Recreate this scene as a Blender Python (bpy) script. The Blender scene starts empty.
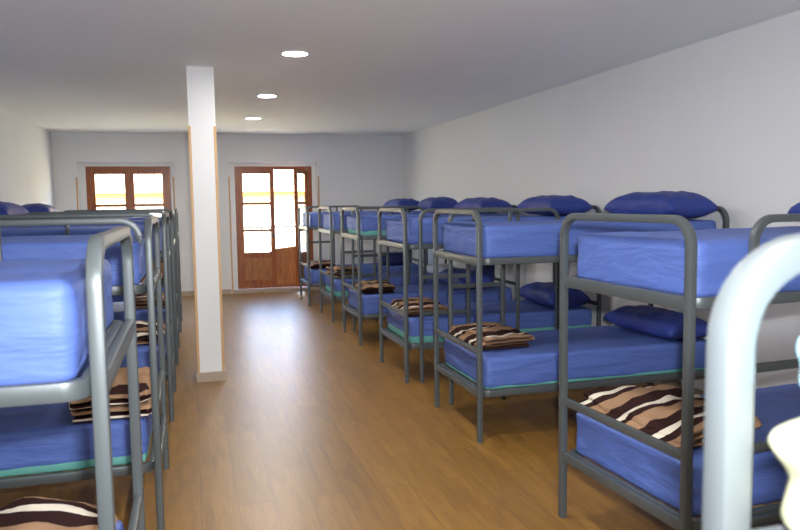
import bpy, math, random
from mathutils import Vector, Matrix, noise
C = bpy.context.scene.collection
sc = bpy.context.scene
PI = math.pi
# ------------------------------------------------------------------ camera
F_PX = 730.8
yaw, pitch, roll = .2782, -.0882, -.0135
Fv = Vector((math.sin(yaw)*math.cos(pitch), math.cos(yaw)*math.cos(pitch), math.sin(pitch)))
R0 = Vector((math.cos(yaw), -math.sin(yaw), 0)); U0 = R0.cross(Fv)
Rv = R0*math.cos(roll) + U0*math.sin(roll); Uv = -R0*math.sin(roll) + U0*math.cos(roll)
cam_d = bpy.data.cameras.new('camera'); cam = bpy.data.objects.new('camera', cam_d); C.objects.link(cam)
M = Matrix.Identity(4)
for i in range(3):
    M[i][0] = Rv[i]; M[i][1] = Uv[i]; M[i][2] = -Fv[i]; M[i][3] = (0, 0, 1.6)[i]
cam.matrix_world = M
cam_d.sensor_width = 36; cam_d.lens = F_PX*36/800; cam_d.clip_start = .02
cam_d.dof.use_dof = True; cam_d.dof.focus_distance = 5.2; cam_d.dof.aperture_fstop = 5.0
sc.camera = cam
# ------------------------------------------------------------------ world, sun, flash
w = bpy.data.worlds.new('sky'); sc.world = w; w.use_nodes = True
nt = w.node_tree; bg = nt.nodes['Background']
sky = nt.nodes.new('ShaderNodeTexSky'); sky.sky_type = 'NISHITA'; sky.sun_disc = False
sky.sun_elevation = math.radians(48); sky.sun_rotation = math.radians(180)
nt.links.new(sky.outputs[0], bg.inputs[0]); bg.inputs[1].default_value = 1.7
def light(name, kind, loc, energy, color=(1, 1, 1), rot=None, **k):
    d = bpy.data.lights.new(name, kind); d.energy = energy; d.color = color
    for a, b in k.items(): setattr(d, a, b)
    o = bpy.data.objects.new(name, d); C.objects.link(o); o.location = loc
    if rot: o.rotation_euler = rot
    return o
light('sun', 'SUN', (0, -5, 12), 14.0, (1, .96, .88), rot=(math.radians(48), 0, math.radians(8)), angle=.01)
fl = light('camera_flash', 'SPOT', (.06, 0.0, 1.74), 270, (.92, .96, 1), shadow_soft_size=.035, spot_size=math.radians(118), spot_blend=1.0)
fl.rotation_euler = M.to_euler()
for x0, x1 in ((-1.75, -.28), (.70, 2.22)):       # sky portals in the two door openings
    p = light('sky_portal', 'AREA', ((x0+x1)/2, 13.46, 1.15), 1, rot=(-PI/2, 0, 0), shape='RECTANGLE', size=x1-x0, size_y=2.25)
    p.data.cycles.is_portal = True
sc.view_settings.view_transform = 'Standard'; sc.view_settings.look = 'None'
sc.view_settings.gamma = 1; sc.view_settings.exposure = 1.08; sc.view_settings.use_curve_mapping = False
LAMP = 138.0

# ------------------------------------------------------------------ materials
def lin(r, g, b):
    f = lambda c: (c/255/12.92 if c/255 < .04045 else ((c/255+.055)/1.055)**2.4)
    return (f(r), f(g), f(b), 1)
def mat(name, col, rough=.5, metal=0, bump=None, var=0, var_scale=4, spec=.5, coat=0, coords='Object'):
    m = bpy.data.materials.new(name); m.use_nodes = True; n = m.node_tree; b = n.nodes['Principled BSDF']
    b.inputs['Base Color'].default_value = col; b.inputs['Roughness'].default_value = rough
    b.inputs['Metallic'].default_value = metal; b.inputs['Specular IOR Level'].default_value = spec
    if coat: b.inputs['Coat Weight'].default_value = coat; b.inputs['Coat Roughness'].default_value = .15
    tc = n.nodes.new('ShaderNodeTexCoord')
    if var:
        nz = n.nodes.new('ShaderNodeTexNoise'); nz.inputs['Scale'].default_value = var_scale; nz.inputs['Detail'].default_value = 4
        n.links.new(tc.outputs[coords], nz.inputs['Vector'])
        mx = n.nodes.new('ShaderNodeMix'); mx.data_type = 'RGBA'
        mx.inputs[6].default_value = tuple(c*(1-var) for c in col[:3])+(1,); mx.inputs[7].default_value = tuple(min(1, c*(1+var)) for c in col[:3])+(1,)
        n.links.new(nz.outputs['Fac'], mx.inputs[0]); n.links.new(mx.outputs[2], b.inputs['Base Color'])
    if bump:
        sc_, st = bump
        nz = n.nodes.new('ShaderNodeTexNoise'); nz.inputs['Scale'].default_value = sc_; nz.inputs['Detail'].default_value = 5
        n.links.new(tc.outputs[coords], nz.inputs['Vector'])
        bp = n.nodes.new('ShaderNodeBump'); bp.inputs['Strength'].default_value = st; bp.inputs['Distance'].default_value = .01
        n.links.new(nz.outputs['Fac'], bp.inputs['Height']); n.links.new(bp.outputs[0], b.inputs['Normal'])
    return m
m_wall = mat('white_plaster', lin(238, 238, 238), .85, bump=(9, .12), var=.03, var_scale=1.5, spec=.2)
m_ceil = mat('ceiling_plaster', lin(248, 249, 250), .9, bump=(6, .15), var=.03, var_scale=.9, spec=.2)
m_steel = mat('grey_enamel_steel', lin(88, 93, 94), .40, .3, bump=(300, .04), spec=.5)
def cloth_mat(name, col, rough):
    m = mat(name, col, rough, var=.07, var_scale=5, spec=.3); n = m.node_tree; b = n.nodes['Principled BSDF']
    tc = n.nodes.new('ShaderNodeTexCoord'); prev = None
    for scl, vec, st, dist in ((1, (2.6, 3.5, 13), .75, .025), (1, (7, 11, 24), .4, .01), (90, (1, 1, 1), .12, .004)):
        mp = n.nodes.new('ShaderNodeMapping'); mp.inputs['Scale'].default_value = vec; n.links.new(tc.outputs['Object'], mp.inputs[0])
        nz = n.nodes.new('ShaderNodeTexNoise'); nz.inputs['Scale'].default_value = scl; nz.inputs['Detail'].default_value = 3; nz.inputs['Distortion'].default_value = .5; n.links.new(mp.outputs[0], nz.inputs['Vector'])
        bp = n.nodes.new('ShaderNodeBump'); bp.inputs['Strength'].default_value = st; bp.inputs['Distance'].default_value = dist
        n.links.new(nz.outputs['Fac'], bp.inputs['Height'])
        if prev: n.links.new(prev.outputs[0], bp.inputs['Normal'])
        prev = bp
    n.links.new(prev.outputs[0], b.inputs['Normal'])
    return m
m_sheet = cloth_mat('periwinkle_cotton', lin(86, 108, 176), .55)
m_pillow = cloth_mat('deep_blue_cotton', lin(50, 66, 140), .5)
m_teal = mat('teal_ticking', lin(104, 168, 158), .7, bump=(80, .1), spec=.2)
m_slat = mat('beech_slat', lin(196, 160, 112), .6, var=.12, var_scale=12)
m_white = mat('white_plastic', lin(225, 228, 232), .35)
m_navy = mat('navy_nylon', lin(36, 46, 108), .4, bump=(40, .2))
m_trim = mat('oak_corner_bead', lin(206, 164, 112), .45, var=.12, var_scale=8)
m_tile = mat('beige_skirting', lin(178, 160, 140), .35, var=.08, var_scale=9)
m_iron = mat('iron_railing_paint', lin(60, 60, 62), .5)
m_stucco = mat('cream_stucco', lin(240, 226, 190), .9, bump=(8, .2), var=.06, var_scale=1)
m_eave = mat('ochre_eave', lin(190, 112, 30), .8, var=.2, var_scale=3)
m_roof = mat('clay_roof_tile', lin(214, 176, 140), .8, bump=(3, .4), var=.2, var_scale=3)
m_concrete = mat('balcony_concrete', lin(190, 186, 178), .8, var=.08)
m_pale = mat('pale_blue_cloth', lin(134, 172, 184), .7, bump=(25, .3))
m_cream = mat('cream_cloth', lin(158, 156, 128), .7, bump=(25, .3))

def wood_mat(name, a, b_, rough, scale=(2, 2, 22), rot=False):
    m = bpy.data.materials.new(name); m.use_nodes = True; n = m.node_tree; b = n.nodes['Principled BSDF']
    tc = n.nodes.new('ShaderNodeTexCoord'); mp = n.nodes.new('ShaderNodeMapping'); mp.inputs['Scale'].default_value = scale
    nz = n.nodes.new('ShaderNodeTexNoise'); nz.inputs['Scale'].default_value = 3; nz.inputs['Detail'].default_value = 6; nz.inputs['Distortion'].default_value = .6
    cr = n.nodes.new('ShaderNodeValToRGB'); cr.color_ramp.elements[0].position = .3; cr.color_ramp.elements[1].position = .72
    cr.color_ramp.elements[0].color = a; cr.color_ramp.elements[1].color = b_
    n.links.new(tc.outputs['Object'], mp.inputs[0]); n.links.new(mp.outputs[0], nz.inputs['Vector']); n.links.new(nz.outputs['Fac'], cr.inputs[0])
    n.links.new(cr.outputs[0], b.inputs['Base Color']); b.inputs['Roughness'].default_value = rough
    return m
m_wood = wood_mat('varnished_pine', lin(128, 66, 30), lin(182, 104, 50), .3, (14, 14, 1.2))
m_panel = wood_mat('pine_board', lin(150, 92, 46), lin(190, 128, 72), .45, (10, 10, 1.5))

def floor_mat():
    m = bpy.data.materials.new('oak_laminate'); m.use_nodes = True; n = m.node_tree; b = n.nodes['Principled BSDF']
    L = n.links.new
    tc = n.nodes.new('ShaderNodeTexCoord'); mp = n.nodes.new('ShaderNodeMapping'); mp.inputs['Rotation'].default_value = (0, 0, PI/2)
    L(tc.outputs['Object'], mp.inputs[0])
    br = n.nodes.new('ShaderNodeTexBrick'); br.inputs['Scale'].default_value = 1; br.inputs['Brick Width'].default_value = 1.28; br.inputs['Row Height'].default_value = .19
    br.inputs['Mortar Size'].default_value = .0018; br.offset = .37; br.inputs['Bias'].default_value = 0
    br.inputs['Color1'].default_value = (.15, .15, .15, 1); br.inputs['Color2'].default_value = (.85, .85, .85, 1); br.inputs['Mortar'].default_value = (.5, .5, .5, 1)
    L(mp.outputs[0], br.inputs['Vector'])
    sp = n.nodes.new('ShaderNodeMapping'); sp.inputs['Scale'].default_value = (9, 1.0, 1); L(tc.outputs['Object'], sp.inputs[0])
    off = n.nodes.new('ShaderNodeVectorMath'); off.operation = 'MULTIPLY_ADD'; off.inputs[1].default_value = (7, 7, 7); L(br.outputs['Color'], off.inputs[0]); L(sp.outputs[0], off.inputs[2])
    nz = n.nodes.new('ShaderNodeTexNoise'); nz.inputs['Scale'].default_value = 2.2; nz.inputs['Detail'].default_value = 8; nz.inputs['Roughness'].default_value = .6; nz.inputs['Distortion'].default_value = .9
    L(off.outputs[0], nz.inputs['Vector'])
    cr = n.nodes.new('ShaderNodeValToRGB'); e = cr.color_ramp.elements
    e[0].position = .18; e[0].color = lin(106, 74, 34); e[1].position = .85; e[1].color = lin(166, 124, 56)
    k = e.new(.5); k.color = lin(142, 102, 44)
    L(nz.outputs['Fac'], cr.inputs[0])
    mx = n.nodes.new('ShaderNodeMix'); mx.data_type = 'RGBA'; mx.blend_type = 'MULTIPLY'; mx.inputs[0].default_value = 1
    mr = n.nodes.new('ShaderNodeMapRange'); mr.inputs['To Min'].default_value = .80; mr.inputs['To Max'].default_value = 1.12; L(br.outputs['Color'], mr.inputs[0])
    L(cr.outputs[0], mx.inputs[6]); L(mr.outputs[0], mx.inputs[7])
    mm = n.nodes.new('ShaderNodeMix'); mm.data_type = 'RGBA'; mm.inputs[7].default_value = lin(108, 78, 46); L(br.outputs['Fac'], mm.inputs[0]); L(mx.outputs[2], mm.inputs[6])
    L(mm.outputs[2], b.inputs['Base Color'])
    rr = n.nodes.new('ShaderNodeMapRange'); rr.inputs['To Min'].default_value = .33; rr.inputs['To Max'].default_value = .41; L(nz.outputs['Fac'], rr.inputs[0]); L(rr.outputs[0], b.inputs['Roughness'])
    b.inputs['Specular IOR Level'].default_value = .75
    return m
m_floor = floor_mat()

def blanket_mat():
    m = bpy.data.materials.new('striped_fleece'); m.use_nodes = True; n = m.node_tree; b = n.nodes['Principled BSDF']; L = n.links.new
    uv = n.nodes.new('ShaderNodeUVMap'); uv.uv_map = 'UVMap'
    sx = n.nodes.new('ShaderNodeSeparateXYZ'); L(uv.outputs[0], sx.inputs[0])
    nz = n.nodes.new('ShaderNodeTexNoise'); nz.inputs['Scale'].default_value = 6; L(uv.outputs[0], nz.inputs['Vector'])
    ma = n.nodes.new('ShaderNodeMath'); ma.operation = 'MULTIPLY_ADD'; ma.inputs[1].default_value = .05; L(nz.outputs['Fac'], ma.inputs[0]); L(sx.outputs['Y'], ma.inputs[2])
    fr = n.nodes.new('ShaderNodeMath'); fr.operation = 'FRACT'; L(ma.outputs[0], fr.inputs[0])
    cr = n.nodes.new('ShaderNodeValToRGB'); cr.color_ramp.interpolation = 'CONSTANT'; e = cr.color_ramp.elements
    W, D, T = lin(226, 214, 196), lin(50, 30, 28), lin(160, 126, 98)
    e[0].position = 0; e[0].color = W; e[1].position = .14; e[1].color = D
    e.new(.46).color = T; e.new(.84).color = D
    L(fr.outputs[0], cr.inputs[0]); L(cr.outputs[0], b.inputs['Base Color'])
    b.inputs['Roughness'].default_value = .95; b.inputs['Specular IOR Level'].default_value = .1; b.inputs['Sheen Weight'].default_value = .0
    tc = n.nodes.new('ShaderNodeTexCoord'); n2 = n.nodes.new('ShaderNodeTexNoise'); n2.inputs['Scale'].default_value = 160; L(tc.outputs['Object'], n2.inputs['Vector'])
    bp = n.nodes.new('ShaderNodeBump'); bp.inputs['Strength'].default_value = .5; bp.inputs['Distance'].default_value = .004; L(n2.outputs['Fac'], bp.inputs['Height']); L(bp.outputs[0], b.inputs['Normal'])
    return m
m_blanket = blanket_mat()
def glass_mat():
    m = bpy.data.materials.new('window_glass'); m.use_nodes = True; n = m.node_tree; n.nodes.clear()
    o = n.nodes.new('ShaderNodeOutputMaterial'); t = n.nodes.new('ShaderNodeBsdfTransparent'); g = n.nodes.new('ShaderNodeBsdfGlossy'); g.inputs['Roughness'].default_value = .02
    t.inputs[0].default_value = (.95, .97, .96, 1)
    lw = n.nodes.new('ShaderNodeLayerWeight'); lw.inputs[0].default_value = .5
    pw = n.nodes.new('ShaderNodeMath'); pw.operation = 'POWER'; pw.inputs[1].default_value = 5; n.links.new(lw.outputs['Facing'], pw.inputs[0])
    f = n.nodes.new('ShaderNodeMath'); f.operation = 'MULTIPLY_ADD'; f.inputs[1].default_value = .8; f.inputs[2].default_value = .04; n.links.new(pw.outputs[0], f.inputs[0])
    x = n.nodes.new('ShaderNodeMixShader')
    n.links.new(f.outputs[0], x.inputs[0]); n.links.new(t.outputs[0], x.inputs[1]); n.links.new(g.outputs[0], x.inputs[2]); n.links.new(x.outputs[0], o.inputs[0])
    return m
m_glass = glass_mat()
def emit_mat(name, col, s):
    m = bpy.data.materials.new(name); m.use_nodes = True; b = m.node_tree.nodes['Principled BSDF']
    b.inputs['Emission Color'].default_value = col; b.inputs['Emission Strength'].default_value = s; b.inputs['Base Color'].default_value = (.9, .9, .9, 1)
    return m
m_lamp = emit_mat('lit_diffuser', (1, .975, .93, 1), LAMP)

# ------------------------------------------------------------------ mesh helpers
class MB:
    def __init__(s): s.v = []; s.f = []; s.uv = []
    def box(s, x0, x1, y0, y1, z0, z1):
        b = len(s.v)
        s.v += [(x, y, z) for z in (z0, z1) for y in (y0, y1) for x in (x0, x1)]
        s.f += [tuple(b+i for i in q) for q in ((0, 2, 3, 1), (4, 5, 7, 6), (0, 1, 5, 4), (2, 6, 7, 3), (1, 3, 7, 5), (0, 4, 6, 2))]
        return s
    def sweep(s, pts, n, wd, ht, closed=False, bev=.15, seg=2):
        """rectangular tube with rounded corners along a planar path; n = plane normal (ht is along n)"""
        pts = [Vector(p) for p in pts]; n = Vector(n).normalized(); N = len(pts)
        sec = []
        r = min(wd, ht)*bev
        for cx, cy, a0 in ((1, 1, 0), (-1, 1, 90), (-1, -1, 180), (1, -1, 270)):
            for k in range(seg+1):
                a = math.radians(a0+90*k/seg)
                sec.append((cx*(wd/2-r)+r*math.cos(a), cy*(ht/2-r)+r*math.sin(a)))
        K = len(sec); b = len(s.v)
        for i, p in enumerate(pts):
            if closed: t1 = (p-pts[i-1]).normalized(); t2 = (pts[(i+1) % N]-p).normalized()
            else:
                t1 = (p-pts[i-1]).normalized() if i else (pts[1]-p).normalized()
                t2 = (pts[i+1]-p).normalized() if i < N-1 else t1
            t = (t1+t2).normalized(); side = t.cross(n); k = 1/max(.5, t.dot(t1))
            for a, c in sec: s.v.append(tuple(p+side*a*k+n*c))
        for i in range(N if closed else N-1):
            j = (i+1) % N
            for q in range(K):
                s.f.append((b+i*K+q, b+i*K+(q+1) % K, b+j*K+(q+1) % K, b+j*K+q))
        if not closed:
            s.f.append(tuple(b+q for q in range(K))[::-1]); s.f.append(tuple(b+(N-1)*K+q for q in range(K)))
        return s
    def lathe(s, prof, cx=0, cy=0, n=32):
        b = len(s.v)
        for r, z in prof:
            for k in range(n): s.v.append((cx+r*math.cos(2*PI*k/n), cy+r*math.sin(2*PI*k/n), z))
        for i in range(len(prof)-1):
            for k in range(n): s.f.append((b+i*n+k, b+i*n+(k+1) % n, b+(i+1)*n+(k+1) % n, b+(i+1)*n+k))
        s.f.append(tuple(b+k for k in range(n))[::-1]); s.f.append(tuple(b+(len(prof)-1)*n+k for k in range(n)))
        return s
    def mesh(s, name, smooth=True, ang=30):
        m = bpy.data.meshes.new(name); m.from_pydata(s.v, [], s.f); m.validate(); m.update()
        import bmesh
        bm = bmesh.new(); bm.from_mesh(m); bmesh.ops.recalc_face_normals(bm, faces=bm.faces); bm.to_mesh(m); bm.free()
        if smooth:
            for p in m.polygons: p.use_smooth = True
            m.set_sharp_from_angle(angle=math.radians(ang))
        return m
def obj(name, mesh, material, parent=None, loc=(0, 0, 0), rz=0):
    if isinstance(mesh, MB): mesh = mesh.mesh(name)
    if not mesh.materials: mesh.materials.append(material)
    o = bpy.data.objects.new(name, mesh); C.objects.link(o); o.location = loc; o.rotation_euler.z = rz
    if parent: o.parent = parent
    return o
def tag(o, label, cat, group=None, kind=None):
    o['label'] = label; o['category'] = cat
    if group: o['group'] = group
    if kind: o['kind'] = kind
    return o
def empty(name, loc, rz=0):
    o = bpy.data.objects.new(name, None); C.objects.link(o); o.location = loc; o.rotation_euler.z = rz; o.empty_display_size = .1
    return o
def struct(o, label=None, cat='room'):
    o['kind'] = 'structure'
    if label: o['label'] = label; o['category'] = cat
    return o
def copy_tree(o, parent=None):
    c = o.copy(); C.objects.link(c); c.parent = parent
    for ch in list(o.children): copy_tree(ch, c)
    return c
def arc(c, r, a0, a1, n=8):
    return [(c[0]+r*math.cos(math.radians(a0+(a1-a0)*k/n)), c[1]+r*math.sin(math.radians(a0+(a1-a0)*k/n))) for k in range(n+1)]

# ------------------------------------------------------------------ room shell
XL, XR, YB, YF, HC = -2.12, 3.81, 13.08, -2.6, 2.782
YO = YB+.38
struct(obj('floor', MB().box(XL-.1, XR+.1, YF-.1, YO, -.12, 0), m_floor), 'oak laminate plank floor running the length of the room', 'floor')
struct(obj('ceiling', MB().box(XL-.1, XR+.1, YF-.1, YO, HC, HC+.14), m_ceil), 'flat white plastered ceiling with recessed lamps', 'ceiling')
struct(obj('wall_left', MB().box(XL-.1, XL, YF-.1, YO, 0, HC), m_wall), 'white plaster wall behind the left row of bunks', 'wall')
struct(obj('wall_right', MB().box(XR, XR+.1, YF-.1, YO, 0, HC), m_wall), 'white plaster wall behind the right row of bunks', 'wall')
struct(obj('wall_front', MB().box(XL, XR, YF-.1, YF, 0, HC), m_wall), 'white plaster wall behind the viewer', 'wall')
OP = [(-1.77, -.25), (.672, 2.235)]; OT = 2.30
b = MB(); YM = 13.27
OQ = [(-1.653, -.302), (.779, 2.146)]
for ops, top, y0, y1 in ((OP, OT, YB, YM), (OQ, 2.235, YM, YO)):
    b.box(XL, ops[0][0], y0, y1, 0, HC).box(ops[0][1], ops[1][0], y0, y1, 0, HC).box(ops[1][1], XR, y0, y1, 0, HC)
    for a in ops: b.box(a[0], a[1], y0, y1, top, HC)
struct(obj('wall_back', b, m_wall), 'white plaster end wall with two balcony door niches', 'wall')
for i, a in enumerate(OP):
    struct(obj('trim_%d' % (i+1), MB().box(a[0]+.001, a[1]-.001, YB, YM-.001, 0.0005, .055), m_tile), 'beige tiled threshold of the balcony door niche', 'threshold')
# baseboards
def bb(name, *box):
    struct(obj(name, MB().box(*box), m_tile))
bb('baseboard_back', XL+.012, OP[0][0]-.02, YB-.012, YB, .0005, .085)
bb('baseboard_middle', OP[0][1]+.02, OP[1][0]-.02, YB-.012, YB, .0005, .085)
bb('baseboard_end', OP[1][1]+.02, XR-.012, YB-.012, YB, .0005, .085)
bb('baseboard_left', XL, XL+.012, YF, YB, .0005, .085)
bb('baseboard_right', XR-.012, XR, YF, YB, .0005, .085)
# wooden corner beads on the niche edges
k = 3
for a in OP:
    for x, s in ((a[0], -1), (a[1], 1)):
        k += 1
        struct(obj('trim_%d' % k, MB().box(x-.012, x+.012, YB-.012, YB+.012, .0, 2.05), m_trim))
# pillar
PX, PY, PW, PD = .016, 6.70, .229, .30
col = struct(obj('column', MB().box(PX, PX+PW, PY, PY+PD, .0, HC), m_wall), 'square white plastered column with oak corner beads and skirting', 'column')
for x, s in ((PX, 1), (PX+PW, -1)):
    for y, t in ((PY, 1), (PY+PD, -1)):
        q = MB().box(min(x-.004*s, x+.018*s), max(x-.004*s, x+.018*s), min(y-.004*t, y+.018*t), max(y-.004*t, y+.018*t), .08, 2.27)
        obj('corner_bead', q, m_trim, col)
q = MB()
q.box(PX-.016, PX+PW+.016, PY-.016, PY, .0, .085).box(PX-.016, PX+PW+.016, PY+PD, PY+PD+.016, .0, .085).box(PX-.016, PX, PY, PY+PD, 0, .085).box(PX+PW, PX+PW+.016, PY, PY+PD, 0, .085)
obj('skirting', q, m_tile, col)

# ------------------------------------------------------------------ balcony doors
YD = 13.33
def leaf(parent, x0, x1, z0, z1, y, name='door_leaf'):
    """a leaf in its own local frame: hinge line at x0"""
    e = obj(name, MB(), m_wood, parent)
    st = .075; b = MB(); t = .045
    rails = [(z0, z0+.11), (.55, .65), (1.02, 1.065), (1.50, 1.545), (z1-.08, z1)]
    b.box(x0, x0+st, y-t/2, y+t/2, z0, z1).box(x1-st, x1, y-t/2, y+t/2, z0, z1)
    for a, c in rails: b.box(x0+st, x1-st, y-t/2, y+t/2, a, c)
    old = e.data; e.data = b.mesh('door_leaf'); e.data.materials.append(m_wood); bpy.data.meshes.remove(old)
    pb = MB().box(x0+st, x1-st, y-.012, y+.012, rails[0][1], rails[1][0])
    pb.box(x0+st+.05, x1-st-.05, y-.02, y+.02, rails[0][1]+.05, rails[1][0]-.05)
    obj('lower_panel', pb, m_panel, e)
    for i in range(1, 4):
        obj('glass_pane', MB().box(x0+st-.005, x1-st+.005, y-.003, y+.003, rails[i][1], rails[i+1][0]), m_glass, e)
    return e
def door(n, X0, X1, label, open_right):
    r = empty('door_%d' % n, ((X0+X1)/2, YD, .055)); struct(r, label, 'door')
    Z0, Z1 = .0, 2.18; w = X1-X0; fr = .07; y = 0
    b = MB().box(-w/2, -w/2+fr, -.045, .045, Z0, Z1).box(w/2-fr, w/2, -.045, .045, Z0, Z1).box(-w/2+fr, w/2-fr, -.045, .045, Z1-.055, Z1).box(-w/2+fr, w/2-fr, -.045, .045, Z0, Z0+.05)
    obj('door_frame', b, m_wood, r)
    # filler between frame and niche sides, white reveal rebate
    xm = 0
    leaf(r, -w/2+fr-.006, xm+.004, .046, Z1-.05, -.01)
    if not open_right:
        leaf(r, xm+.005, w/2-fr+.006, .046, Z1-.05, -.01)
    else:
        l = leaf(r, 0, w/2-fr, .056, Z1-.06, 0)
        l.location = (w/2-fr-.02, -.03, 0); l.rotation_euler.z = PI+math.radians(62)
        bd = MB(); t = .012
        X0_, X1_ = xm+.005, xm+.40
        bd.v = [(X0_, -t, .049), (X1_, -t, .049), (X1_, t, .049), (X0_, t, .049), (X0_, -t, .70), (X1_, -t, .745), (X1_, t, .745), (X0_, t, .70)]
        bd.f = [(0, 1, 5, 4), (2, 3, 7, 6), (1, 2, 6, 5), (3, 0, 4, 7), (4, 5, 6, 7), (0, 3, 2, 1)]
        obj('lower_board', bd, m_panel, r, (0, .02, 0))
    obj('handle', MB().box(-.05, -.025, -.075, -.034, 1.0, 1.02).box(-.05, -.025, -.085, -.07, .90, 1.02), m_iron, r)
    return r
door(1, -1.655, -.30, 'brown wooden balcony door in the left niche of the end wall, both leaves closed', False)
door(2, .777, 2.148, 'brown wooden balcony door in the right niche of the end wall, right leaf standing open', True)

# ------------------------------------------------------------------ outside
def railing(x0, x1, label):
    r = empty('balcony_railing', ((x0+x1)/2, 14.15, -.02)); tag(r, label, 'railing', None)
    w = x1-x0
    obj('top_rail', MB().box(-w/2, w/2, -.02, .02, 1.13, 1.16), m_iron, r)
    obj('bottom_rail', MB().box(-w/2, w/2, -.012, .012, .08, .10), m_iron, r)
    bm_ = MB().lathe([(.011, 0.0), (.011, 1.13)], n=8).mesh('baluster')
    n = int(w/.165)
    for i in range(n+1):
        obj('baluster', bm_, m_iron, r, (-w/2+w*i/n, 0, 0))
tag(obj('balcony_slab', MB().box(-2.6, 3.4, YO, 14.3, -.2, -.02), m_concrete), 'concrete balcony floor outside both doors', 'balcony')
railing(-2.3, .15, 'dark iron balcony railing outside the left door')
railing(.45, 3.0, 'dark iron balcony railing outside the right door')
h = empty('opposite_house', (0.5, 20.5, -4)); tag(h, 'sunlit cream house with ochre eaves and clay roof across the street', 'house')
obj('wall', MB().box(-9, 9, 0, 6, 0, 5.76), m_stucco, h)
obj('eave', MB().box(-9.3, 9.3, -.45, 0, 5.76, 5.88), m_eave, h)
rb = MB(); rb.v = [(-9.3, -.5, 5.88), (9.3, -.5, 5.88), (9.3, 6.3, 8.3), (-9.3, 6.3, 8.3), (-9.3, -.5, 5.94), (9.3, -.5, 5.94), (9.3, 6.3, 8.4), (-9.3, 6.3, 8.4)]
rb.f = [(0, 1, 5, 4), (1, 2, 6, 5), (2, 3, 7, 6), (3, 0, 4, 7), (4, 5, 6, 7), (0, 3, 2, 1)]
obj('roof', rb, m_roof, h)
for x in (-6, -3.3, -.55, 2.1, 5):
    wf = obj('window', MB().box(x-.5, x+.5, -.03, -.001, 3.9, 5.3), m_white, h)
    obj('shutter', MB().box(x-.44, x+.44, -.05, -.03, 3.96, 5.24), m_concrete, wf)
tag(obj('street', MB().box(-30, 30, 14.5, 60, -4.2, -4), m_concrete), 'pale paved street below the balcony', 'street', kind='structure')

# ------------------------------------------------------------------ recessed ceiling lamps
def lamp(x, y, label):
    r = empty('recessed_light', (x, y, HC)); tag(r, label, 'ceiling light', 'recessed lamps along the aisle')
    obj('trim_ring', MB().lathe([(.118, 0), (.118, -.004), (.108, -.010), (.098, -.010), (.094, -.004), (.094, 0)], n=40), m_white, r)
    obj('diffuser', MB().lathe([(.0935, -.001), (.0935, -.006), (.05, -.0075)], n=40), m_lamp, r)
for x, y, l in ((.853, 5.95, 'round lit recessed lamp nearest the viewer, right of the column'), (.872, 8.35, 'round lit recessed lamp second along the ceiling, between two others'),
                (.902, 10.585, 'round lit recessed lamp farthest away, in front of the open balcony door'),
                (.85, 3.55, 'added fill lamp out of view over the near part of the aisle'), (.85, 1.15, 'added fill lamp out of view overhead the viewer')):  # this line's two lamps are unseen, added to lift the room's ambient light
    lamp(x, y, l)

# ------------------------------------------------------------------ bunk bed
W, L, ZT, ZU, ZG, ZB = .875, 1.90, 1.53, 1.195, .60, .32
TB = .034
def u_frame_mesh():
    r = .10; h = W/2
    p = [(-h, .0)] + arc((-h+r, ZT-TB/2-r), r, 180, 90) + arc((h-r, ZT-TB/2-r), r, 90, 0) + [(h, .0)]
    return MB().sweep([(0, y, z) for y, z in p], (1, 0, 0), TB, TB).mesh('end_frame')
def bar_mesh(name, z, ht, th=.026):
    return MB().sweep([(0, -W/2+TB/2, z), (0, W/2-TB/2, z)], (0, 0, 1), th, ht).mesh(name)
def loop_mesh(zc):
    x0, x1, h, r = .031, L-.031, W/2, .05
    pts = []
    for cx, cy, a in ((x1-r, h-r, 0), (x0+r, h-r, 90), (x0+r, -h+r, 180), (x1-r, -h+r, 270)):
        pts += [(x, y, zc) for x, y in arc((cx, cy), r, a, a+90, 7)]
    return MB().sweep(pts, (0, 0, 1), .026, .044, closed=True).mesh('bed_frame')
def slat_mesh(zc):
    b = MB()
    for i in range(13):
        x = .13+i*(L-.26)/12; b.box(x-.035, x+.035, -W/2+.0125, W/2-.0125, zc-.006, zc+.0075)
    return b.mesh('slats', smooth=False)
me_u = u_frame_mesh(); me_bu = bar_mesh('crossbar', ZU, .052); me_bg = bar_mesh('crossbar', ZG, .036); me_bb = bar_mesh('crossbar', ZB, .046)
me_lu, me_ll = loop_mesh(ZU), loop_mesh(ZB); me_su, me_sl = slat_mesh(ZU), slat_mesh(ZB)
me_cap = MB().lathe([(.019, 0), (.021, .004), (.021, .02), (.019, .022)], n=12).mesh('foot_cap')
def guard_mesh(ladder, g0=.13, g1=1.05):
    r = .09; zt = ZT-(.018 if ladder else .008); y = W/2
    p = [(g0, 0.0 if ladder else ZT-.095)] + arc((g0+r, zt-r), r, 180, 90) + arc((g1-r, zt-r), r, 90, 0) + [(g1, ZB+.02 if ladder else ZU+.02)]
    b = MB().sweep([(x, 0, z) for x, z in p], (0, 1, 0), .030, .030)
    gs = g0+(.5 if ladder else .60)
    b.sweep([(gs, 0, ZU+.02), (gs, 0, zt-.015)], (1, 0, 0), .026, .026)
    return b.mesh('guard_rail')
me_gl, me_gn = guard_mesh(True), guard_mesh(False, .035, 1.3)
me_g6 = guard_mesh(True, .27, 1.2)
me_lp = MB().sweep([(.57, 0, 0), (.57, 0, ZU-.02)], (1, 0, 0), .032, .032).mesh('ladder_post')
me_rg = {z: MB().sweep([(.145, 0, z), (.556, 0, z)], (0, 0, 1), .024, .034).mesh('rung') for z in (.31, .61, .93)}
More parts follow.
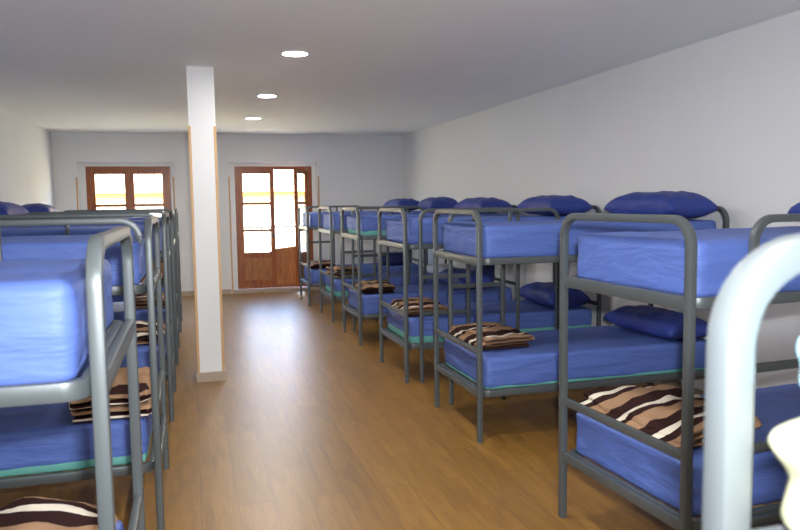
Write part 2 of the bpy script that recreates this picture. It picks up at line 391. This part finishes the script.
def bunk(x, y, rz, label, guard=0, ladder=0, group='bunk beds in the right row', name='bunk_bed'):
    r = empty(name, (x, y, 0), rz); tag(r, label, 'bunk bed', group)
    for xx in (0, L):
        u = obj('end_frame', me_u, m_steel, r, (xx, 0, 0))
        for me in (me_bu, me_bg, me_bb): obj('crossbar', me, m_steel, u)
    for me, ms in ((me_lu, me_su), (me_ll, me_sl)):
        f = obj('bed_frame', me, m_steel, r); obj('slats', ms, m_slat, f)
    if guard:
        obj('guard_rail', (me_g6 if x == 1.775 else me_gl) if ladder else me_gn, m_steel, r, (0, guard*(W/2+.031), 0))
    if ladder:
        ld = obj('ladder', me_lp, m_steel, r, (0, ladder*(W/2+.031), 0))
        for z in (.31, .61, .93): obj('rung', me_rg[z], m_steel, ld)
    return r

# ------------------------------------------------------------------ mattress + sheet
def soft_box(hx, hy, z0, z1, r, seed, amp, nx=64, ny=30, nz=9, top_open=False, fold=1.0):
    """closed rounded box, subdivided and wrinkled"""
    hz = (z1-z0)/2; cz = (z0+z1)/2
    idx = {}; V = []; Fc = []
    def grid_pt(i, j, k):
        key = (i, j, k)
        if key in idx: return idx[key]
        p = Vector((-hx+2*hx*i/nx, -hy+2*hy*j/ny, -hz+2*hz*k/nz))
        q = Vector((max(-hx+r, min(hx-r, p.x)), max(-hy+r, min(hy-r, p.y)), max(-hz+r*.7, min(hz-r*.7, p.z))))
        d = p-q
        if d.length > 1e-9:
            n = d.normalized(); rr = r if abs(n.z) < .5 else r*.7
            m_ = max(abs(d.x), abs(d.y), abs(d.z)*r/(r*.7)); s = m_/r
            p = q+Vector((n.x*r, n.y*r, n.z*r*.7))*s
        else: n = Vector((0, 0, 1))
        o = Vector((seed*7.3, seed*3.1, seed*1.7))
        side = 1 if (i in (0, nx) or j in (0, ny)) else 0
        zz = (p.z+hz)/(2*hz)
        # long horizontal drag folds on the sides, soft rolls on top
        wv = noise.noise(Vector((p.x*2.2, p.y*2.2, p.z*26))+o)*.8 + noise.noise(Vector((p.x*7, p.y*7, p.z*14))+o*2)*.5
        tv = noise.noise(Vector((p.x*2.5, p.y*3.5, 0))+o)*.9 + noise.noise(Vector((p.x*9, p.y*6, 1))+o)*.35
        if k < nz or side: p += Vector((n.x, n.y, 0))*wv*amp*fold
        if k > 0: p.z += tv*amp*.8
        idx[key] = len(V); V.append((p.x, p.y, p.z+cz)); return idx[key]
    for i in range(nx):
        for j in range(ny):
            Fc.append((grid_pt(i, j, nz), grid_pt(i+1, j, nz), grid_pt(i+1, j+1, nz), grid_pt(i, j+1, nz)))
            Fc.append((grid_pt(i, j, 0), grid_pt(i, j+1, 0), grid_pt(i+1, j+1, 0), grid_pt(i+1, j, 0)))
    for i in range(nx):
        for k in range(nz):
            Fc.append((grid_pt(i, 0, k), grid_pt(i+1, 0, k), grid_pt(i+1, 0, k+1), grid_pt(i, 0, k+1)))
            Fc.append((grid_pt(i, ny, k), grid_pt(i, ny, k+1), grid_pt(i+1, ny, k+1), grid_pt(i+1, ny, k)))
    for j in range(ny):
        for k in range(nz):
            Fc.append((grid_pt(0, j, k), grid_pt(0, j, k+1), grid_pt(0, j+1, k+1), grid_pt(0, j+1, k)))
            Fc.append((grid_pt(nx, j, k), grid_pt(nx, j+1, k), grid_pt(nx, j+1, k+1), grid_pt(nx, j, k+1)))
    b = MB(); b.v = V; b.f = Fc
    return b
MT = .225; MLX = (L-.094)/2; MWY = W/2-.020
core = soft_box(MLX-.022, MWY-.022, 0.0, MT-.03, .04, 1, .0005, 24, 12, 4).mesh('mattress', ang=60)
_sheets = {}
def sheet_mesh(seed, teal):
    k = (seed, teal)
    if k not in _sheets:
        b = soft_box(MLX, MWY, teal, MT, .034, seed, .010)
        _sheets[k] = b.mesh('fitted_sheet', ang=70)
    return _sheets[k]
_bands = {}
def band_mesh(t):
    if t not in _bands: _bands[t] = soft_box(MLX-.004, MWY-.004, .001, t+.035, .03, 2, .0008, 24, 12, 4).mesh('border', ang=60)
    return _bands[t]
me_tag = MB().box(-.035, .035, -.0012, .0012, -.02, .02).mesh('care_tag', smooth=False)
def mattress(bk, level, label, seed, teal, group):
    z = (ZU if level else ZB)+.0095
    c = Matrix.Translation(bk.location) @ Matrix.Rotation(bk.rotation_euler.z, 4, 'Z') @ Vector((L/2, 0, z))
    r = obj('mattress', core, m_teal, None, c, bk.rotation_euler.z); tag(r, label, 'mattress', group)
    obj('fitted_sheet', sheet_mesh(seed, teal), m_sheet, r)
    if teal: obj('border', band_mesh(teal), m_teal, r)
    return r
ZTOPU, ZTOPL = ZU+.0095+MT, ZB+.0095+MT
# ------------------------------------------------------------------ pillow
def pillow_mesh(seed, lx=.44, ly=.86, t=.19):
    nx, ny = 22, 34; b = MB(); o = Vector((seed*5.1, seed*2.3, 0))
    def P(i, j, s):
        u = -1+2*i/nx; v = -1+2*j/ny
        cx = 1-.10*(1-v*v)*abs(u)**3; cy = 1-.07*(1-u*u)*abs(v)**3
        hgt = (max(0, 1-abs(u)**3))**.55*(max(0, 1-abs(v)**5))**.5
        wr = noise.noise(Vector((u*2, v*3.2, s))+o)*.014+noise.noise(Vector((u*5, v*6, s))+o)*.006
        edge = min(1, hgt*2.5)
        z = s*hgt*t*(.62 if s > 0 else .38)+wr*edge*(1 if s > 0 else .2)
        return (u*lx/2*cx, v*ly/2*cy, z+t*.38)
    for s in (1, -1):
        base = len(b.v)
        for i in range(nx+1):
            for j in range(ny+1): b.v.append(P(i, j, s))
        for i in range(nx):
            for j in range(ny):
                a = base+i*(ny+1)+j; b.f.append((a, a+ny+1, a+ny+2, a+1) if s > 0 else (a, a+1, a+ny+2, a+ny+1))
    import bmesh
    m = bpy.data.meshes.new('pillow'); m.from_pydata(b.v, [], b.f)
    bm = bmesh.new(); bm.from_mesh(m); bmesh.ops.remove_doubles(bm, verts=bm.verts, dist=.0015); bmesh.ops.recalc_face_normals(bm, faces=bm.faces); bm.to_mesh(m); bm.free()
    for p in m.polygons: p.use_smooth = True
    return m
_pm = [pillow_mesh(1), pillow_mesh(2, .44, .82, .2), pillow_mesh(3, .42, .86, .18)]
def pillow(x, y, z, label, v=0, rz=0, group=None, tilt=0):
    o = obj('pillow', _pm[v], m_pillow, None, (x, y, z+.006), rz); tag(o, label, 'pillow', group)
    o.rotation_euler.y = tilt
    return o
# ------------------------------------------------------------------ folded blanket
def blanket_mesh(seed, lx, wy, layers, th=.028, reps=2.4, swap=False, droop=0):
    """a serpentine fold in the xz plane carried across y"""
    r = th*.55; path = []; z = th/2
    ends = [lx*(1-.05*random.Random(seed+k).random()) for k in range(layers)]
    for k in range(layers):
        xs = [0.0, ends[k]] if k % 2 else [ends[k], 0.0]
        n = 14
        for i in range(n+1):
            t = i/n; x = xs[0]+(xs[1]-xs[0])*t
            path.append((x, z))
        if k < layers-1:
            cx = xs[1]; s = 1 if xs[1] > xs[0] else -1; h = th*1.12
            for i in range(1, 6):
                a = -PI/2+PI*i/6; path.append((cx+s*h/2*math.cos(a), z+h/2+h/2*math.sin(a)))
            z += h
    N = len(path); ny = 26; o = Vector((seed*3.7, seed, seed*.5))
    arc_ = [0]
    for i in range(1, N): arc_.append(arc_[-1]+math.dist(path[i], path[i-1]))
    b = MB(); uvs = []
    def off(i, s):
        a = Vector(path[max(0, i-1)]); c = Vector(path[min(N-1, i+1)]); t = (c-a).normalized(); n = Vector((-t.y, t.x))
        return Vector(path[i])+n*s*th/2*.96
    ring = [(i, 1) for i in range(N)]+[(i, -1) for i in range(N-1, -1, -1)]
    K = len(ring)
    for j in range(ny+1):
        v = j/ny
        shrink = math.sqrt(max(0, 1-(abs(2*v-1))**14))
        for (i, s) in ring:
            p = off(i, s*(.35+.65*shrink)); lz = p.y
            y = (v-.5)*wy + noise.noise(Vector((p.x*3, lz*40, 5))+o)*.018*(2*v-1) + noise.noise(Vector((0, lz*25, 9))+o)*.02
            zz = lz*(1+.28*noise.noise(Vector((p.x*5, v*3, 0))+o)) + max(0, lz-.02)*.25*noise.noise(Vector((p.x*12, v*8, 3))+o)
            zz -= droop*lz*(1-min(1, p.x/.12))
            xx = p.x+noise.noise(Vector((v*4, lz*20, 2))+o)*.02
            b.v.append((xx, y, max(.002, zz)))
            q = v*reps+.11*(lz/th)+seed*.13
            if swap: q = lz/th*.5+v*.35+seed*.1
            uvs.append((arc_[i]*2, q))
    for j in range(ny):
        for i in range(K):
            b.f.append((j*K+i, j*K+(i+1) % K, (j+1)*K+(i+1) % K, (j+1)*K+i))
    for j in (0, ny):
        for i in range(N-1):
            a, c = j*K+i, j*K+i+1; d, e = j*K+K-1-i, j*K+K-2-i
            b.f.append((a, d, e, c) if j == 0 else (a, c, e, d))
    m = bpy.data.meshes.new('folded_blanket'); m.from_pydata(b.v, [], b.f)
    uvl = m.uv_layers.new(name='UVMap')
    for lp in m.loops: uvl.data[lp.index].uv = uvs[lp.vertex_index]
    import bmesh
    bm = bmesh.new(); bm.from_mesh(m); bmesh.ops.recalc_face_normals(bm, faces=bm.faces); bm.to_mesh(m); bm.free()
    for p in m.polygons: p.use_smooth = True
    m.set_sharp_from_angle(angle=math.radians(60))
    return m
def blanket(mesh, x, y, z, rz, label, group='folded striped blankets'):
    o = obj('folded_blanket', mesh, m_blanket, None, (x, y, z+.003), rz); tag(o, label, 'blanket', group); return o

# ------------------------------------------------------------------ right row
GR, GL = 'bunk beds in the right row', 'bunk beds in the left row'
posR = ['farthest right bunk', 'second farthest right bunk', 'third farthest right bunk', 'fourth farthest right bunk', 'second nearest right bunk', 'nearest right bunk']
ordR = ['farthest, beside the open balcony door', 'second from the far end', 'third from the far end', 'fourth from the far end', 'second nearest the viewer', 'nearest the viewer']
#        X     near Y   far Y    guard ladder  teal upper, teal lower
right = [(1.715, 11.53, 1, 1, .0, .0), (1.770, 9.90, -1, -1, .0, .07), (1.768, 8.265, 1, 1, .05, .0),
         (1.780, 6.50, -1, -1, .0, .06), (1.788, 4.83, 1, 1, .0, .014), (1.775, 2.765, -1, -1, .0, .0)]
RB = []
for i, (x, y, g, l, tu, tl) in enumerate(right):
    bk = bunk(x, y, .06 if i == 5 else 0, 'grey tubular steel bunk bed in the right row, %s' % ordR[i], g, l, GR); RB.append(bk)
    mattress(bk, 1, 'blue sheeted mattress, upper level of the %s' % posR[i], 2+i % 4, tu, 'mattresses on the right bunks')
    mattress(bk, 0, 'blue sheeted mattress, lower level of the %s' % posR[i], 3+(i+1) % 4, tl, 'mattresses on the right bunks')
    pillow(x+(1.63 if i < 5 else 1.55), y+(-.02 if i < 5 else .08), ZTOPU, 'dark blue pillow, upper level of the %s' % posR[i], i % 3, (.05, -.06, .03, -.04, .06, -.03)[i], 'pillows on the right upper beds')
    if i >= 2: pillow(x+(1.62 if i != 2 else 1.36), y-.04, ZTOPL, 'dark blue pillow, lower level of the %s' % posR[i], (i+1) % 3, (.05, -.06, .03, -.04, .06, -.03)[-i], 'pillows on the right lower beds')
bl1 = blanket_mesh(1, .34, .62, 3, reps=1.6)
bl2 = blanket_mesh(2, .36, .60, 3, reps=2.2)
bl3 = blanket_mesh(3, .40, .70, 3, th=.034, reps=2.6, droop=.35)
bl4 = blanket_mesh(4, .33, .60, 4, th=.030, swap=True)
blanket(bl1, 1.80, 11.50, ZTOPL, 0, 'brown striped folded blanket on the farthest right lower bed, beside the balcony door')
blanket(bl4, 1.86, 9.90, ZTOPL, .05, 'brown striped folded blanket on the second farthest right bunk')
blanket(bl1, 1.88, 8.24, ZTOPL, -.08, 'brown and white striped folded blanket on the third farthest right bunk')
blanket(bl2, 1.84, 6.50, ZTOPL, -.05, 'brown and white striped folded blanket on the fourth farthest right bunk')
blanket(bl2, 1.90, 4.90, ZTOPL, .06, 'neatly folded striped blanket on the lower level of the second nearest right bunk')
blanket(bl3, 1.865, 2.83, ZTOPL, .04, 'large brown, tan and cream striped blanket on the nearest right lower bed')

# ------------------------------------------------------------------ luggage left on the far right beds
def bag(name, x, y, z, hx, hy, h, m, label, cat, seed, handles=True, rz=0):
    o = obj(name, soft_box(hx, hy, 0, h, min(.06, h*.4), seed, .012, 24, 18, 10).mesh(name, ang=80), m, None, (x, y, z), rz); tag(o, label, cat)
    if handles:
        for s_ in (-1, 1):
            pts = [(xx, zz) for xx, zz in arc((0, h-.03), .075, 180, 0, 10)]
            obj('handle', MB().sweep([(xx, 0, zz*1.0) for xx, zz in pts], (0, 1, 0), .008, .022), m_white, o, (0, s_*(hy*.55), 0))
    return o
bag('holdall', 3.17, 11.42, ZTOPL+.008, .25, .16, .20, m_navy, 'navy holdall with pale handles lying on the farthest right lower bed', 'bag', 3)
bag('holdall', 3.48, 8.46, ZTOPL+.008, .13, .15, .40, m_navy, 'tall navy bag with pale handles standing on the third farthest right lower bed', 'bag', 4)
bag('plastic_bag', 3.40, 9.82, ZTOPL+.008, .17, .12, .12, m_white, 'small white plastic bag on the second farthest right lower bed', 'bag', 6, False, .3)

# ------------------------------------------------------------------ left row
posL = ['nearest left bunk', 'second nearest left bunk', 'third nearest left bunk', 'fourth nearest left bunk', 'farthest left bunk']
ordL = ['nearest the viewer', 'second from the viewer', 'third from the viewer', 'fourth from the viewer', 'farthest, behind the column']
left = [(-.205, 2.14, 0, 0, .0, .0), (-.195, 4.10, 1, 0, .0, .035), (-.185, 5.97, 1, 0, .0, .03), (-.18, 7.95, 1, 0, 0, .0), (-.17, 9.85, 1, 0, 0, 0)]
for i, (x, y, g, l, tu, tl) in enumerate(left):
    bk = bunk(x, y, PI, 'grey tubular steel bunk bed in the left row, %s' % ordL[i], g, l, GL)
    mattress(bk, 1, 'blue sheeted mattress, upper level of the %s' % posL[i], 2+(i+2) % 4, tu, 'mattresses on the left bunks')
    mattress(bk, 0, 'blue sheeted mattress, lower level of the %s' % posL[i], 2+(i+1) % 4, tl, 'mattresses on the left bunks')
    pillow(x-1.64, y, ZTOPU, 'dark blue pillow, upper level of the %s' % posL[i], (i+1) % 3, .05*(-1)**i, 'pillows on the left upper beds')
    blanket((bl3, bl4, bl1, bl2, bl4)[i], x-(.085, .06, .07, .07, .06)[i], y-(.0, .1, .0, 0, 0)[i], ZTOPL, PI+(.05, .02, -.05, 0, .03)[i],
            ('wide brown, tan and cream striped blanket low at the bottom left corner', 'stack folded striped blanket behind the nearest left bunk post',
             'striped folded blanket on the third left lower bed', 'striped folded blanket on the fourth left lower bed', 'striped folded blanket on the farthest left lower bed')[i], 'folded striped blankets on the left row')

# ------------------------------------------------------------------ bunk beside the camera, turned along the room
me_u = MB().sweep([(0, y, z) for y, z in [(-W/2, .0)] + arc((-W/2+.10, ZT+.008-.10), .10, 180, 90) + arc((W/2-.10, ZT+.008-.10), .10, 90, 0) + [(W/2, .0)]], (1, 0, 0), .038, .038).mesh('end_frame')
bk = bunk(.558+W/2, .653, -PI/2, 'pale flash-lit corner of the bunk bed standing right beside the viewer', 0, 0, 'bunk bed beside the viewer')
del bk['group']
mattress(bk, 0, 'blue mattress on the lower level of the bunk right beside the viewer', 3, .0, 'mattress beside the viewer')
def bundle(x, y, z, hx, hy, h, seed, m, label):
    b = soft_box(hx, hy, 0, h, .05, seed, .022, 40, 30, 12)
    o = obj('crumpled_blanket', b.mesh('crumpled_blanket', ang=80), m, None, (x, y, z)); tag(o, label, 'blanket'); return o
bundle(.815, .505, ZU+.028, .205, .155, .15, 5, m_cream, 'crumpled cream cloth at the right edge, under the pale blue one')
bundle(.837, .510, ZU+.183, .205, .158, .09, 8, m_pale, 'crumpled pale blue cloth at the right edge, on top of the cream one')
